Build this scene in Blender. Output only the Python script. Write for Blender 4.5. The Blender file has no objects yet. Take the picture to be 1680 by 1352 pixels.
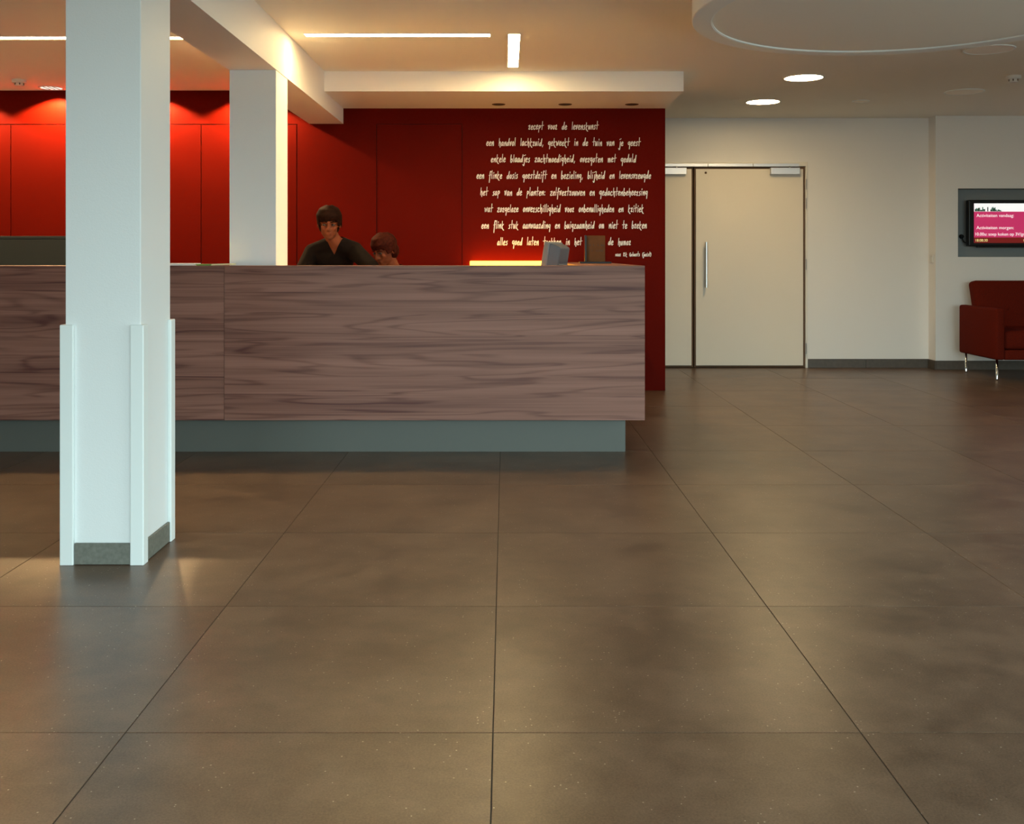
import bpy, bmesh, math, random
from mathutils import Vector, Matrix
R = math.radians
random.seed(7)
scn = bpy.context.scene
C = scn.collection

# ------------------------------------------------------------------ camera
EYE = 1.17
cam_d = bpy.data.cameras.new('camera'); cam = bpy.data.objects.new('camera', cam_d); C.objects.link(cam)
cam.location = (0, 0, EYE); cam.rotation_euler = (R(90), 0, 0)
cam_d.sensor_fit = 'HORIZONTAL'; cam_d.sensor_width = 36; cam_d.lens = 36
cam_d.shift_x = 11 / 1680; cam_d.shift_y = -258 / 1680
cam_d.clip_start = .05; cam_d.clip_end = 100
scn.camera = cam

# ------------------------------------------------------------------ world, daylight, exposure
w = bpy.data.worlds.new('world'); scn.world = w; w.use_nodes = True
bg = w.node_tree.nodes['Background']
SKY = 10.4
wn_, wl_ = w.node_tree.nodes, w.node_tree.links
wtc = wn_.new('ShaderNodeTexCoord'); wsp = wn_.new('ShaderNodeSeparateXYZ'); wl_.new(wtc.outputs['Generated'], wsp.inputs[0])
wmr = wn_.new('ShaderNodeMapRange'); wmr.inputs[1].default_value = -.03; wmr.inputs[2].default_value = .05; wl_.new(wsp.outputs['Z'], wmr.inputs[0])
wmx = wn_.new('ShaderNodeMix'); wmx.data_type = 'RGBA'; wmx.inputs[6].default_value = (.27, .29, .28, 1); wmx.inputs[7].default_value = (.80, .97, 1.0, 1)   # paved ground / overcast sky
wl_.new(wmr.outputs[0], wmx.inputs[0]); wl_.new(wmx.outputs[2], bg.inputs[0]); bg.inputs[1].default_value = SKY
def area(name, loc, rot, sx, sy, col, watts, spread=180):
    d = bpy.data.lights.new(name, 'AREA'); d.shape = 'RECTANGLE'; d.size = sx; d.size_y = sy
    d.color = col; d.energy = watts; d.spread = R(spread)
    o = bpy.data.objects.new(name, d); C.objects.link(o); o.location = loc; o.rotation_euler = rot
    return o
area('window_portal', (1.7, -2.0, 1.25), (R(90), 0, 0), 8.2, 2.4, (1, 1, 1), 1).data.cycles.is_portal = True
area('window_portal_side', (6.262, 2.0, 1.25), (0, R(90), 0), 2.4, 7.2, (1, 1, 1), 1).data.cycles.is_portal = True
vs = scn.view_settings
vs.view_transform = 'Standard'; vs.look = 'None'; vs.gamma = 1; vs.exposure = 0.0; vs.use_curve_mapping = False
scn.cycles.use_denoising = True
scn.cycles.max_bounces = 10; scn.cycles.diffuse_bounces = 6; scn.cycles.glossy_bounces = 4
scn.cycles.sample_clamp_indirect = 40.0
scn.cycles.caustics_reflective = False; scn.cycles.caustics_refractive = False

# ------------------------------------------------------------------ helpers
def nt(name):
    m = bpy.data.materials.new(name); m.use_nodes = True
    t = m.node_tree
    return m, t, t.nodes['Principled BSDF'], t.nodes, t.links
def val(v):
    return v if len(v) == 4 else (*v, 1)
def plain(name, col, rough=.5, metal=0, spec=.5, bump=0, bscale=200, vary=0, vscale=3, emit=0, ecol=None):
    m, t, p, N, L = nt(name)
    p.inputs['Base Color'].default_value = val(col); p.inputs['Roughness'].default_value = rough
    p.inputs['Metallic'].default_value = metal; p.inputs['Specular IOR Level'].default_value = spec
    tc = N.new('ShaderNodeTexCoord')
    if vary:
        n = N.new('ShaderNodeTexNoise'); n.inputs['Scale'].default_value = vscale; n.inputs['Detail'].default_value = 4
        L.new(tc.outputs['Object'], n.inputs['Vector'])
        r = N.new('ShaderNodeValToRGB')
        r.color_ramp.elements[0].position = .3; r.color_ramp.elements[1].position = .7
        r.color_ramp.elements[0].color = (*[c * (1 - vary) for c in col[:3]], 1)
        r.color_ramp.elements[1].color = (*[min(1, c * (1 + vary)) for c in col[:3]], 1)
        L.new(n.outputs['Fac'], r.inputs['Fac']); L.new(r.outputs['Color'], p.inputs['Base Color'])
    if bump:
        n = N.new('ShaderNodeTexNoise'); n.inputs['Scale'].default_value = bscale; n.inputs['Detail'].default_value = 3
        L.new(tc.outputs['Object'], n.inputs['Vector'])
        b = N.new('ShaderNodeBump'); b.inputs['Strength'].default_value = bump; b.inputs['Distance'].default_value = .002
        L.new(n.outputs['Fac'], b.inputs['Height']); L.new(b.outputs['Normal'], p.inputs['Normal'])
    if emit:
        p.inputs['Emission Color'].default_value = val(ecol or col); p.inputs['Emission Strength'].default_value = emit
    return m

M = {}
M['paint'] = plain('white_paint', (.84, .82, .79), .55, spec=.3, bump=.15, bscale=260)
M['ceiling'] = plain('ceiling_paint', (.88, .86, .80), .8, spec=.05, bump=.08, bscale=300)
M['column'] = plain('column_paint', (.80, .82, .82), .5, spec=.3, bump=.2, bscale=180)
M['guard'] = plain('guard_plastic', (.80, .84, .83), .35, spec=.4)
M['red'] = plain('red_lacquer', (.105, .0038, .0009), .55, spec=.03, vary=.05, vscale=2)
M['groove'] = plain('groove_dark', (.03, .004, .003), .8)
M['stone'] = plain('plinth_stone', (.155, .155, .13), .5, vary=.18, vscale=60, bump=.2, bscale=300)
M['brown_stone'] = plain('baseboard_stone', (.085, .066, .05), .42, vary=.15, vscale=30)
M['grout'] = plain('grout', (.05, .043, .036), .9)
M['plinth'] = plain('counter_plinth_metal', (.097, .100, .088), .5, metal=.0, spec=.4)
M['greycab'] = plain('grey_laminate', (.026, .031, .031), .5, spec=.2)
M['door'] = plain('door_laminate', (.82, .75, .64), .5, spec=.3, bump=.1, bscale=200)
M['doorframe'] = plain('door_frame_white', (.80, .76, .68), .45)
M['edge'] = plain('door_edge_brown', (.12, .065, .034), .6, spec=.2)
M['steel'] = plain('brushed_steel', (.62, .60, .57), .28, metal=1)
M['alu'] = plain('silver_closer', (.72, .72, .74), .35, metal=.6)
M['chrome'] = plain('chrome', (.85, .85, .86), .1, metal=1)
M['black'] = plain('black_plastic', (.008, .008, .009), .35, spec=.25)
M['blackmatte'] = plain('black_matte', (.01, .009, .008), .7)
M['niche'] = plain('niche_grey', (.26, .27, .265), .6)
M['plastic'] = plain('white_plastic', (.72, .70, .66), .4)
M['dish'] = plain('unlit_diffuser', (.93, .88, .78), .45)
M['sofa'] = plain('sofa_fabric', (.115, .010, .004), .8, spec=.06, vary=.2, vscale=120, bump=.4, bscale=500)
M['monitor'] = plain('monitor_grey', (.17, .172, .175), .45, spec=.3)
M['monitor2'] = plain('monitor_dark_grey', (.085, .092, .105), .5, spec=.3)
M['paper'] = plain('paper', (.80, .80, .76), .7)
M['paper2'] = plain('paper_yellow', (.72, .70, .42), .7)
M['leaflet'] = plain('leaflet_green', (.14, .28, .05), .6)
M['letter'] = plain('vinyl_lettering', (.86, .84, .78), .5)
M['plaque'] = plain('plaque_brown', (.095, .040, .014), .6, spec=.1, vary=.12, vscale=14)
M['print'] = plain('plaque_print', (.035, .014, .006), .6)
M['skin'] = plain('skin', (.15, .043, .019), .6, spec=.1)
M['hair'] = plain('hair', (.010, .0035, .002), .7, spec=.04, vary=.4, vscale=60)
M['hair2'] = plain('hair_reddish', (.030, .0055, .003), .7, spec=.04, vary=.4, vscale=60)
M['sweater'] = plain('sweater_black', (.006, .004, .0035), .9, spec=.05)
M['shirt'] = plain('shirt_dark_red', (.07, .009, .006), .9, spec=.05)
M['trousers'] = plain('trousers_dark', (.02, .02, .025), .85)
M['eye'] = plain('eye', (.03, .02, .015), .3)
M['tvtext'] = plain('screen_white', (.9, .9, .9), .5, emit=.75, ecol=(1, 1, 1))
M['tvyellow'] = plain('screen_yellow', (.9, .85, .3), .5, emit=.7, ecol=(1, .9, .35))
M['tvpink'] = plain('screen_pink', (.5, .03, .12), .4, emit=.62, ecol=(.62, .03, .14))
M['tvred'] = plain('screen_red', (.2, .01, .01), .4, emit=.2, ecol=(.5, .01, .005))
M['tvgreen'] = plain('screen_green', (.05, .15, .09), .4, emit=.25, ecol=(.12, .32, .22))
M['tvdark'] = plain('screen_dark', (.02, .03, .02), .4)
WARM = (1.0, .70, .36)
M['strip'] = plain('strip_diffuser', (.9, .9, .85), .5, emit=88, ecol=(1.0, .72, .34))
M['disc'] = plain('disc_diffuser', (.9, .9, .85), .5, emit=72, ecol=(1.0, .72, .36))
M['glow'] = plain('amber_diffuser', (.9, .6, .1), .5, emit=9.0, ecol=(1.0, .40, .03))
M['beech'] = plain('beech_laminate', (.72, .56, .36), .45)
M['task'] = plain('task_light_diffuser', (.9, .85, .7), .5, emit=102, ecol=(1.0, .62, .20))
M['task_dim'] = plain('task_light_diffuser_dim', (.9, .85, .7), .5, emit=20, ecol=(1.0, .56, .17))
M['lampdish'] = plain('lamp_reflector', (.9, .9, .88), .2, metal=.6, emit=1.2, ecol=(1, .9, .75))

def wood():
    m, t, p, N, L = nt('walnut_laminate')
    tc = N.new('ShaderNodeTexCoord'); sep = N.new('ShaderNodeSeparateXYZ'); L.new(tc.outputs['Object'], sep.inputs[0])
    oi = N.new('ShaderNodeObjectInfo')
    def math_(op, a, b=None):
        n = N.new('ShaderNodeMath'); n.operation = op
        for k, v in enumerate((a, b)):
            if v is None: continue
            if isinstance(v, (int, float)): n.inputs[k].default_value = v
            else: L.new(v, n.inputs[k])
        return n.outputs[0]
    # veneer strips of ~115 mm: each shifts the figure
    warp = N.new('ShaderNodeTexNoise'); warp.noise_dimensions = '1D'; warp.inputs['Scale'].default_value = 6
    L.new(sep.outputs['Z'], warp.inputs['W'])
    zz = math_('ADD', sep.outputs['Z'], math_('MULTIPLY', warp.outputs['Fac'], .06))
    sid = math_('FLOOR', math_('MULTIPLY', zz, 8.2))
    wn = N.new('ShaderNodeTexWhiteNoise'); wn.noise_dimensions = '1D'; L.new(math_('ADD', sid, math_('MULTIPLY', oi.outputs['Random'], 37)), wn.inputs['W'])
    off = math_('MULTIPLY', wn.outputs['Value'], 40)
    xo = math_('ADD', sep.outputs['X'], off)
    c1 = N.new('ShaderNodeCombineXYZ'); L.new(math_('MULTIPLY', xo, .36), c1.inputs[0]); L.new(math_('MULTIPLY', sep.outputs['Z'], 6.0), c1.inputs[2]); L.new(off, c1.inputs[1])
    n1 = N.new('ShaderNodeTexNoise'); n1.inputs['Scale'].default_value = 1.6; n1.inputs['Detail'].default_value = 2; n1.inputs['Distortion'].default_value = .6
    L.new(c1.outputs[0], n1.inputs['Vector'])
    rings = math_('SINE', math_('MULTIPLY', n1.outputs['Fac'], 40))
    rings = math_('ADD', math_('MULTIPLY', rings, .5), .5)
    rings = math_('POWER', rings, 5)
    c2 = N.new('ShaderNodeCombineXYZ'); L.new(math_('MULTIPLY', xo, .8), c2.inputs[0]); L.new(math_('MULTIPLY', sep.outputs['Z'], 90), c2.inputs[2])
    n2 = N.new('ShaderNodeTexNoise'); n2.inputs['Scale'].default_value = 1.5; n2.inputs['Detail'].default_value = 5
    L.new(c2.outputs[0], n2.inputs['Vector'])
    c3 = N.new('ShaderNodeCombineXYZ'); L.new(math_('MULTIPLY', xo, .34), c3.inputs[0]); L.new(math_('MULTIPLY', sep.outputs['Z'], 11), c3.inputs[2])
    n3 = N.new('ShaderNodeTexNoise'); n3.inputs['Scale'].default_value = 1.4; n3.inputs['Detail'].default_value = 3
    L.new(c3.outputs[0], n3.inputs['Vector'])
    v = math_('ADD', math_('MULTIPLY', rings, -.145), math_('ADD', math_('MULTIPLY', n2.outputs['Fac'], .34), math_('MULTIPLY', n3.outputs['Fac'], .62)))
    v = math_('ADD', v, math_('MULTIPLY', math_('SUBTRACT', wn.outputs['Value'], .5), .11))
    r = N.new('ShaderNodeValToRGB'); e = r.color_ramp.elements
    e[0].position = .22; e[0].color = (.098, .036, .030, 1)
    e[1].position = .74; e[1].color = (.345, .168, .130, 1)
    x = e.new(.45); x.color = (.225, .104, .077, 1)
    L.new(v, r.inputs['Fac']); L.new(r.outputs['Color'], p.inputs['Base Color'])
    p.inputs['Roughness'].default_value = .45; p.inputs['Specular IOR Level'].default_value = .2
    return m
M['wood'] = wood()

def floor_mat():
    m, t, p, N, L = nt('porcelain_tile')
    g = N.new('ShaderNodeNewGeometry'); oi = N.new('ShaderNodeObjectInfo')
    add = N.new('ShaderNodeVectorMath'); add.operation = 'MULTIPLY_ADD'
    cmb = N.new('ShaderNodeCombineXYZ'); L.new(oi.outputs['Random'], cmb.inputs[0]); L.new(oi.outputs['Random'], cmb.inputs[1])
    L.new(cmb.outputs[0], add.inputs[0]); add.inputs[1].default_value = (31, 57, 0); L.new(g.outputs['Position'], add.inputs[2])
    def noise(s, d=4, rough=.6):
        n = N.new('ShaderNodeTexNoise'); n.inputs['Scale'].default_value = s; n.inputs['Detail'].default_value = d; n.inputs['Roughness'].default_value = rough
        L.new(add.outputs[0], n.inputs['Vector']); return n
    n1 = noise(2.6, 6, .62); n2 = noise(190, 3, .7); n3 = noise(9, 5, .6)
    mix = N.new('ShaderNodeMath'); mix.operation = 'MULTIPLY_ADD'; L.new(n2.outputs['Fac'], mix.inputs[0]); mix.inputs[1].default_value = .55
    m2 = N.new('ShaderNodeMath'); m2.operation = 'MULTIPLY_ADD'; L.new(n1.outputs['Fac'], m2.inputs[0]); m2.inputs[1].default_value = .55
    m3 = N.new('ShaderNodeMath'); m3.operation = 'MULTIPLY'; L.new(n3.outputs['Fac'], m3.inputs[0]); m3.inputs[1].default_value = .35
    L.new(m3.outputs[0], m2.inputs[2]); L.new(m2.outputs[0], mix.inputs[2])
    r = N.new('ShaderNodeValToRGB'); e = r.color_ramp.elements
    e[0].position = .60; e[0].color = (.077, .044, .027, 1)
    e[1].position = .87; e[1].color = (.175, .110, .071, 1)
    L.new(mix.outputs[0], r.inputs['Fac'])
    # tiny pale mica flecks, clustered
    vo = N.new('ShaderNodeTexVoronoi'); vo.inputs['Scale'].default_value = 75; L.new(add.outputs[0], vo.inputs['Vector'])
    lt = N.new('ShaderNodeMath'); lt.operation = 'LESS_THAN'; L.new(vo.outputs['Distance'], lt.inputs[0]); lt.inputs[1].default_value = .16
    sc_ = N.new('ShaderNodeSeparateColor'); L.new(vo.outputs['Color'], sc_.inputs[0])
    gt = N.new('ShaderNodeMath'); gt.operation = 'GREATER_THAN'; L.new(sc_.outputs[0], gt.inputs[0]); gt.inputs[1].default_value = .80
    gn = N.new('ShaderNodeMath'); gn.operation = 'GREATER_THAN'; L.new(n3.outputs['Fac'], gn.inputs[0]); gn.inputs[1].default_value = .50
    a1 = N.new('ShaderNodeMath'); a1.operation = 'MULTIPLY'; L.new(lt.outputs[0], a1.inputs[0]); L.new(gt.outputs[0], a1.inputs[1])
    a2 = N.new('ShaderNodeMath'); a2.operation = 'MULTIPLY'; L.new(a1.outputs[0], a2.inputs[0]); L.new(gn.outputs[0], a2.inputs[1])
    a3 = N.new('ShaderNodeMath'); a3.operation = 'MULTIPLY'; L.new(a2.outputs[0], a3.inputs[0]); a3.inputs[1].default_value = .9
    mc = N.new('ShaderNodeMix'); mc.data_type = 'RGBA'; L.new(a3.outputs[0], mc.inputs[0]); L.new(r.outputs['Color'], mc.inputs[6]); mc.inputs[7].default_value = (.42, .36, .28, 1)
    L.new(mc.outputs[2], p.inputs['Base Color'])
    rr = N.new('ShaderNodeMapRange'); L.new(n3.outputs['Fac'], rr.inputs[0]); rr.inputs[3].default_value = .29; rr.inputs[4].default_value = .40
    L.new(rr.outputs[0], p.inputs['Roughness']); p.inputs['Specular IOR Level'].default_value = .5
    b = N.new('ShaderNodeBump'); b.inputs['Strength'].default_value = .04; b.inputs['Distance'].default_value = .001
    L.new(n2.outputs['Fac'], b.inputs['Height']); L.new(b.outputs['Normal'], p.inputs['Normal'])
    return m
M['tile'] = floor_mat()
def glass():
    m, t, p, N, L = nt('window_glass')
    tr = N.new('ShaderNodeBsdfTransparent'); tr.inputs[0].default_value = (.93, .97, .96, 1); gl = N.new('ShaderNodeBsdfGlossy'); gl.inputs['Roughness'].default_value = .02
    fr_ = N.new('ShaderNodeFresnel'); fr_.inputs[0].default_value = 1.45; mx = N.new('ShaderNodeMixShader')
    L.new(fr_.outputs[0], mx.inputs[0]); L.new(tr.outputs[0], mx.inputs[1]); L.new(gl.outputs[0], mx.inputs[2]); L.new(mx.outputs[0], N['Material Output'].inputs['Surface'])
    return m
M['glass'] = glass()

def tag(o, label=None, cat=None, group=None, kind=None):
    if label: o['label'] = label
    if cat: o['category'] = cat
    if group: o['group'] = group
    if kind: o['kind'] = kind
    return o
def empty(name, loc=(0, 0, 0), rz=0, parent=None):
    o = bpy.data.objects.new(name, None); C.objects.link(o); o.location = loc; o.rotation_euler = (0, 0, rz); o.empty_display_size = .1
    if parent: o.parent = parent
    return o
def obj(name, bm, mat, parent=None, smooth=False, loc=None):
    me = bpy.data.meshes.new(name)
    if isinstance(bm, bmesh.types.BMesh):
        bmesh.ops.recalc_face_normals(bm, faces=bm.faces[:]); bm.to_mesh(me); bm.free()
    else: me = bm
    if mat: me.materials.clear(); me.materials.append(M[mat] if isinstance(mat, str) else mat)
    if smooth:
        for p in me.polygons: p.use_smooth = True
    o = bpy.data.objects.new(name, me); C.objects.link(o)
    if parent: o.parent = parent
    if loc: o.location = loc
    return o
def BM(): return bmesh.new()
def bx(bm, x0, x1, y0, y1, z0, z1, bev=0, seg=2, mat=None):
    t = bmesh.new()
    bmesh.ops.create_cube(t, size=1)
    for v in t.verts:
        v.co = Vector(((x0 + x1) / 2 + v.co.x * (x1 - x0), (y0 + y1) / 2 + v.co.y * (y1 - y0), (z0 + z1) / 2 + v.co.z * (z1 - z0)))
    if bev: bmesh.ops.bevel(t, geom=t.edges[:] , offset=bev, segments=seg, profile=.5, affect='EDGES')
    if mat is not None: bmesh.ops.transform(t, matrix=mat, verts=t.verts[:])
    me = bpy.data.meshes.new('t'); t.to_mesh(me); t.free(); bm.from_mesh(me); bpy.data.meshes.remove(me)
    return bm
def box(name, dims, mat, parent=None, bev=0, seg=2, m4=None):
    bm = BM(); bx(bm, *dims, bev=bev, seg=seg, mat=m4)
    return obj(name, bm, mat, parent)
def lathe(bm, prof, cx=0, cy=0, cz=0, n=48, axis='Z'):
    rings = []
    for r, z in prof:
        ring = []
        for k in range(n):
            a = 2 * math.pi * k / n
            if axis == 'Z': co = (cx + r * math.cos(a), cy + r * math.sin(a), cz + z)
            else: co = (cx + r * math.cos(a), cy + z, cz + r * math.sin(a))
            ring.append(bm.verts.new(co))
        rings.append(ring)
    for a, b in zip(rings, rings[1:]):
        for k in range(n): bm.faces.new((a[k], a[(k + 1) % n], b[(k + 1) % n], b[k]))
    if prof[0][0] > 1e-6: bm.faces.new(rings[0])
    if prof[-1][0] > 1e-6: bm.faces.new(rings[-1][::-1])
    return bm
def tube(bm, pts, r, n=10):
    pts = [Vector(p) for p in pts]; rings = []
    for i, p in enumerate(pts):
        d = (pts[min(i + 1, len(pts) - 1)] - pts[max(i - 1, 0)]).normalized()
        u = d.orthogonal().normalized() if i == 0 else (rings_u - d * rings_u.dot(d)).normalized()
        rings_u = u; v = d.cross(u)
        rings.append([bm.verts.new(p + (u * math.cos(2 * math.pi * k / n) + v * math.sin(2 * math.pi * k / n)) * (r if not isinstance(r, (list, tuple)) else r[i])) for k in range(n)])
    for a, b in zip(rings, rings[1:]):
        for k in range(n): bm.faces.new((a[k], a[(k + 1) % n], b[(k + 1) % n], b[k]))
    bm.faces.new(rings[0][::-1]); bm.faces.new(rings[-1])
    return bm
def clear(p): return p

# ------------------------------------------------------------------ the setting
CZ = 2.585                     # ceiling height
XL, XR, YF, YB = -6.33, 6.27, -1.993, 10.607
fl = box('floor', (XL - .1, XR + .1, YF - .1, YB + .1, -.12, -.0018), 'grout'); tag(fl, kind='structure')
tb = BM(); bx(tb, 0.0013, .8987, .0013, .8987, -.02, 0, bev=.0006, seg=1)
tile_me = bpy.data.meshes.new('floor_tile'); tb.to_mesh(tile_me); tb.free(); tile_me.materials.append(M['tile'])
for i in range(14):
    for j in range(14):
        o = bpy.data.objects.new('floor_tile', tile_me); C.objects.link(o); o.parent = fl
        o.location = (XL + .9 * i, YF + .9 * j, random.uniform(-.0004, .0004))
tag(box('ceiling', (XL - .1, XR + .1, YF - .1, YB + .2, CZ, CZ + .12), 'ceiling'), kind='structure')
tag(box('wall_left', (XL - .1, XL, YF, YB, 0, CZ), 'paint'), kind='structure')
wq = BM(); W0, W1 = -1.6, 5.6
bx(wq, XR, XR + .1, YF, W0, 0, CZ); bx(wq, XR, XR + .1, W1, YB, 0, CZ); bx(wq, XR, XR + .1, W0, W1, 2.45, CZ); bx(wq, XR, XR + .1, W0, W1, 0, .06)
tag(obj('wall_right', wq, 'paint'), kind='structure')
w2 = tag(empty('window_2', (XR, (W0 + W1) / 2, .06)), kind='structure')
fb = BM(); PW2 = (W1 - W0) / 4; H2 = (W1 - W0) / 2
for k in range(5): bx(fb, .02, .08, -H2 + k * PW2 - .03, -H2 + k * PW2 + .03, 0, 2.39)
bx(fb, .02, .08, -H2, H2, 0, .06); bx(fb, .02, .08, -H2, H2, 2.33, 2.39)
obj('window_frame', fb, 'alu', w2)
for k in range(4): box('pane', (.045, .055, -H2 + k * PW2 + .03, -H2 + (k + 1) * PW2 - .03, .06, 2.33), 'glass', w2)
# wall behind the camera with its wide window
wf = BM()
bx(wf, XL, -2.4, YF - .1, YF, 0, CZ); bx(wf, 5.8, XR, YF - .1, YF, 0, CZ); bx(wf, -2.4, 5.8, YF - .1, YF, 2.45, CZ); bx(wf, -2.4, 5.8, YF - .1, YF, 0, .06)
tag(obj('wall_front', wf, 'paint'), kind='structure')
w1 = tag(empty('window_1', (1.7, YF, .06)), kind='structure')
fb = BM(); NP = 5; PW = 8.2 / NP
for k in range(NP + 1): bx(fb, -4.1 + k * PW - .03, -4.1 + k * PW + .03, -.08, -.02, 0, 2.39)
bx(fb, -4.1, 4.1, -.08, -.02, 0, .06); bx(fb, -4.1, 4.1, -.08, -.02, 2.33, 2.39)
obj('window_frame', fb, 'alu', w1)
for k in range(NP): box('pane', (-4.07 + k * PW, -4.13 + (k + 1) * PW, -.055, -.045, .06, 2.33), 'glass', w1)

# far wall with the double door opening
DW = 10.60
X_ST = 4.382
DX0, DX1, DZ1 = 1.25, 3.125, 2.115
wb = BM()
bx(wb, XL, DX0, DW, DW + .12, 0, CZ); bx(wb, DX1, X_ST + .2, DW, DW + .12, 0, CZ); bx(wb, DX0, DX1, DW, DW + .12, DZ1, CZ)
tag(obj('wall_back', wb, 'paint'), kind='structure')
# nearer wall on the right with the screen niche
RW = 10.43
NX0, NX1, NZ0, NZ1, NY = 4.61, 5.62, 1.147, 1.846, 10.56
wr = BM()
bx(wr, X_ST, NX0, RW, RW + .3, 0, CZ); bx(wr, NX1, XR, RW, RW + .3, 0, CZ); bx(wr, NX0, NX1, RW, RW + .3, 0, NZ0); bx(wr, NX0, NX1, RW, RW + .3, NZ1, CZ)
tag(obj('wall_back_right', wr, 'paint'), kind='structure')
nb = BM(); bx(nb, NX0, NX1, NY, NY + .02, NZ0, NZ1)
t_ = .003
bx(nb, NX0, NX0 + t_, RW + .004, NY, NZ0, NZ1); bx(nb, NX1 - t_, NX1, RW + .004, NY, NZ0, NZ1)
bx(nb, NX0, NX1, RW + .004, NY, NZ0, NZ0 + t_); bx(nb, NX0, NX1, RW + .004, NY, NZ1 - t_, NZ1)
tag(obj('trim_1', nb, 'niche'), kind='structure')
# baseboards
bb = tag(empty('baseboard_back', (3.13, DW, 0)), kind='structure')
for x0, x1 in ((0, .60), (.60, 1.252)): box('skirting_tile', (x0 + .0015, x1 - .0015, -.012, 0, 0, .092), 'brown_stone', bb, bev=.0015, seg=1)
bb = tag(empty('baseboard_back_right', (X_ST, RW, 0)), kind='structure')
box('skirting_tile', (-.012, 0, -.0105, .158, 0, .092), 'brown_stone', bb, bev=.0015, seg=1)
for k in range(2): box('skirting_tile', (.0015 + .9 * k, .8985 + .9 * k, -.012, 0, 0, .092), 'brown_stone', bb, bev=.0015, seg=1)

# door
box('door_backing', (DX0, DX1, DW + .07, DW + .12, 0, DZ1), 'edge', bpy.data.objects['wall_back'])  # slab added behind the leaves to block sky light leaking through their gap
d1 = tag(empty('door_1', (DX0, DW, 0)), kind='structure')
fr = BM()
def dx(x): return x - DX0
bx(fr, dx(3.105), dx(3.128), -.012, .1, 0, DZ1 + .015, bev=.002); bx(fr, 0, dx(3.105), -.012, .1, 2.085, DZ1 + .015, bev=.002); bx(fr, 0, .02, -.012, .1, 0, 2.085)
obj('door_frame', fr, 'doorframe', d1)
for x0, x1 in ((1.955, 3.100), (1.275, 1.945)):
    lf = box('door_edge', (dx(x0), dx(x1), .006, .05, .006, 2.078), 'edge', d1)
    box('door_leaf', (dx(x0) + .017, dx(x1) - .017, -.004, .006, .024, 2.058), 'door', lf, bev=.003)
hb = BM(); bx(hb, 0, .001, 0, .001, 0, .001)
hb.free()
hd = BM(); hx = dx(2.072); tube(hd, [(hx, -.055, .832), (hx, -.055, 1.300)], .0125, 14)
h = obj('handle', hd, 'steel', d1, smooth=False)
for z in (.90, 1.23):
    k = BM(); tube(k, [(hx, -.055, z), (hx, -.004, z)], .007, 10); obj('handle_post', k, 'steel', h)
for x0, x1 in ((2.735, 3.035), (1.60, 1.868)):
    c = box('door_closer', (dx(x0), dx(x1), -.058, -.006, 1.998, 2.068), 'alu', d1, bev=.004)
    k = BM(); tube(k, [(dx(x1) - .10, -.035, 2.066), (dx(x1) - .10, -.035, 2.085)], .008, 10); obj('pivot', k, 'steel', c)
for x0, x1 in ((1.45, 2.090), (2.096, 2.555), (2.561, 3.035)):
    box('guide_rail', (dx(x0), dx(x1), -.030, -.010, 2.080, 2.112), 'alu', d1, bev=.002)
for z in (1.90, 1.70, 1.07, .20):
    k = BM(); tube(k, [(dx(3.107), -.018, z - .055), (dx(3.107), -.018, z + .055)], .009, 10); obj('hinge', k, 'steel', d1)
k = BM(); lathe(k, [(.012, -.002), (.012, -.007), (.006, -.009), (.0, -.009)], hx + .002, 0, 2.018, 16, 'Y'); obj('spyhole', k, 'edge', d1)
k = BM(); lathe(k, [(.014, -.002), (.014, -.005), (.0, -.005)], hx + .07, 0, .866, 16, 'Y'); obj('lock_cover', k, 'door', d1)

# red wall: dark backing with separate lacquered panels
RY = 8.82
RXR = 1.366
rw = box('wall_center', (XL, RXR - .001, RY + .018, RY + .14, 0, CZ), 'groove'); tag(rw, kind='structure')
g = .0035
PZ = 2.293
seams = [XL, -5.90, -4.26, -2.62, -1.795]
for a, b in zip(seams, seams[1:]):
    box('wall_panel', (a + g, b - g, RY, RY + .018, 0, PZ - g), 'red', rw, bev=.001, seg=1)
    box('wall_panel_top', (a, b, RY, RY + .018, PZ + g, CZ), 'red', rw)
rp = BM()
bx(rp, -1.795 + g, -1.108 - g, RY, RY + .018, 0, PZ + g); bx(rp, -.373 + g, RXR, RY, RY + .018, 0, PZ + g); bx(rp, -1.795, RXR, RY, RY + .018, PZ + g, CZ)
obj('wall_face', rp, 'red', rw)
box('flush_door', (-1.108 + g * .5, -.373 - g * .5, RY + .0025, RY + .018, .006, PZ), 'red', rw, bev=.001, seg=1)
box('end_face', (RXR - .001, RXR + .012, RY, RY + .14, 0, 2.43), 'red', rw)

# beam, soffit
BX0, BX1, BZ = -1.688, -1.395, 2.298
bmo = box('ceiling_beam', (BX0, BX1, YF, RY, BZ, CZ), 'paint'); tag(bmo, 'white beam running back along the ceiling over the two columns', 'beam')
so = BM(); bx(so, BX1, 1.375, 7.90, RY, 2.431, CZ)
tag(obj('ceiling_soffit', so, 'paint'), 'white dropped ceiling soffit above the lettered red wall', 'soffit')

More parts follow.
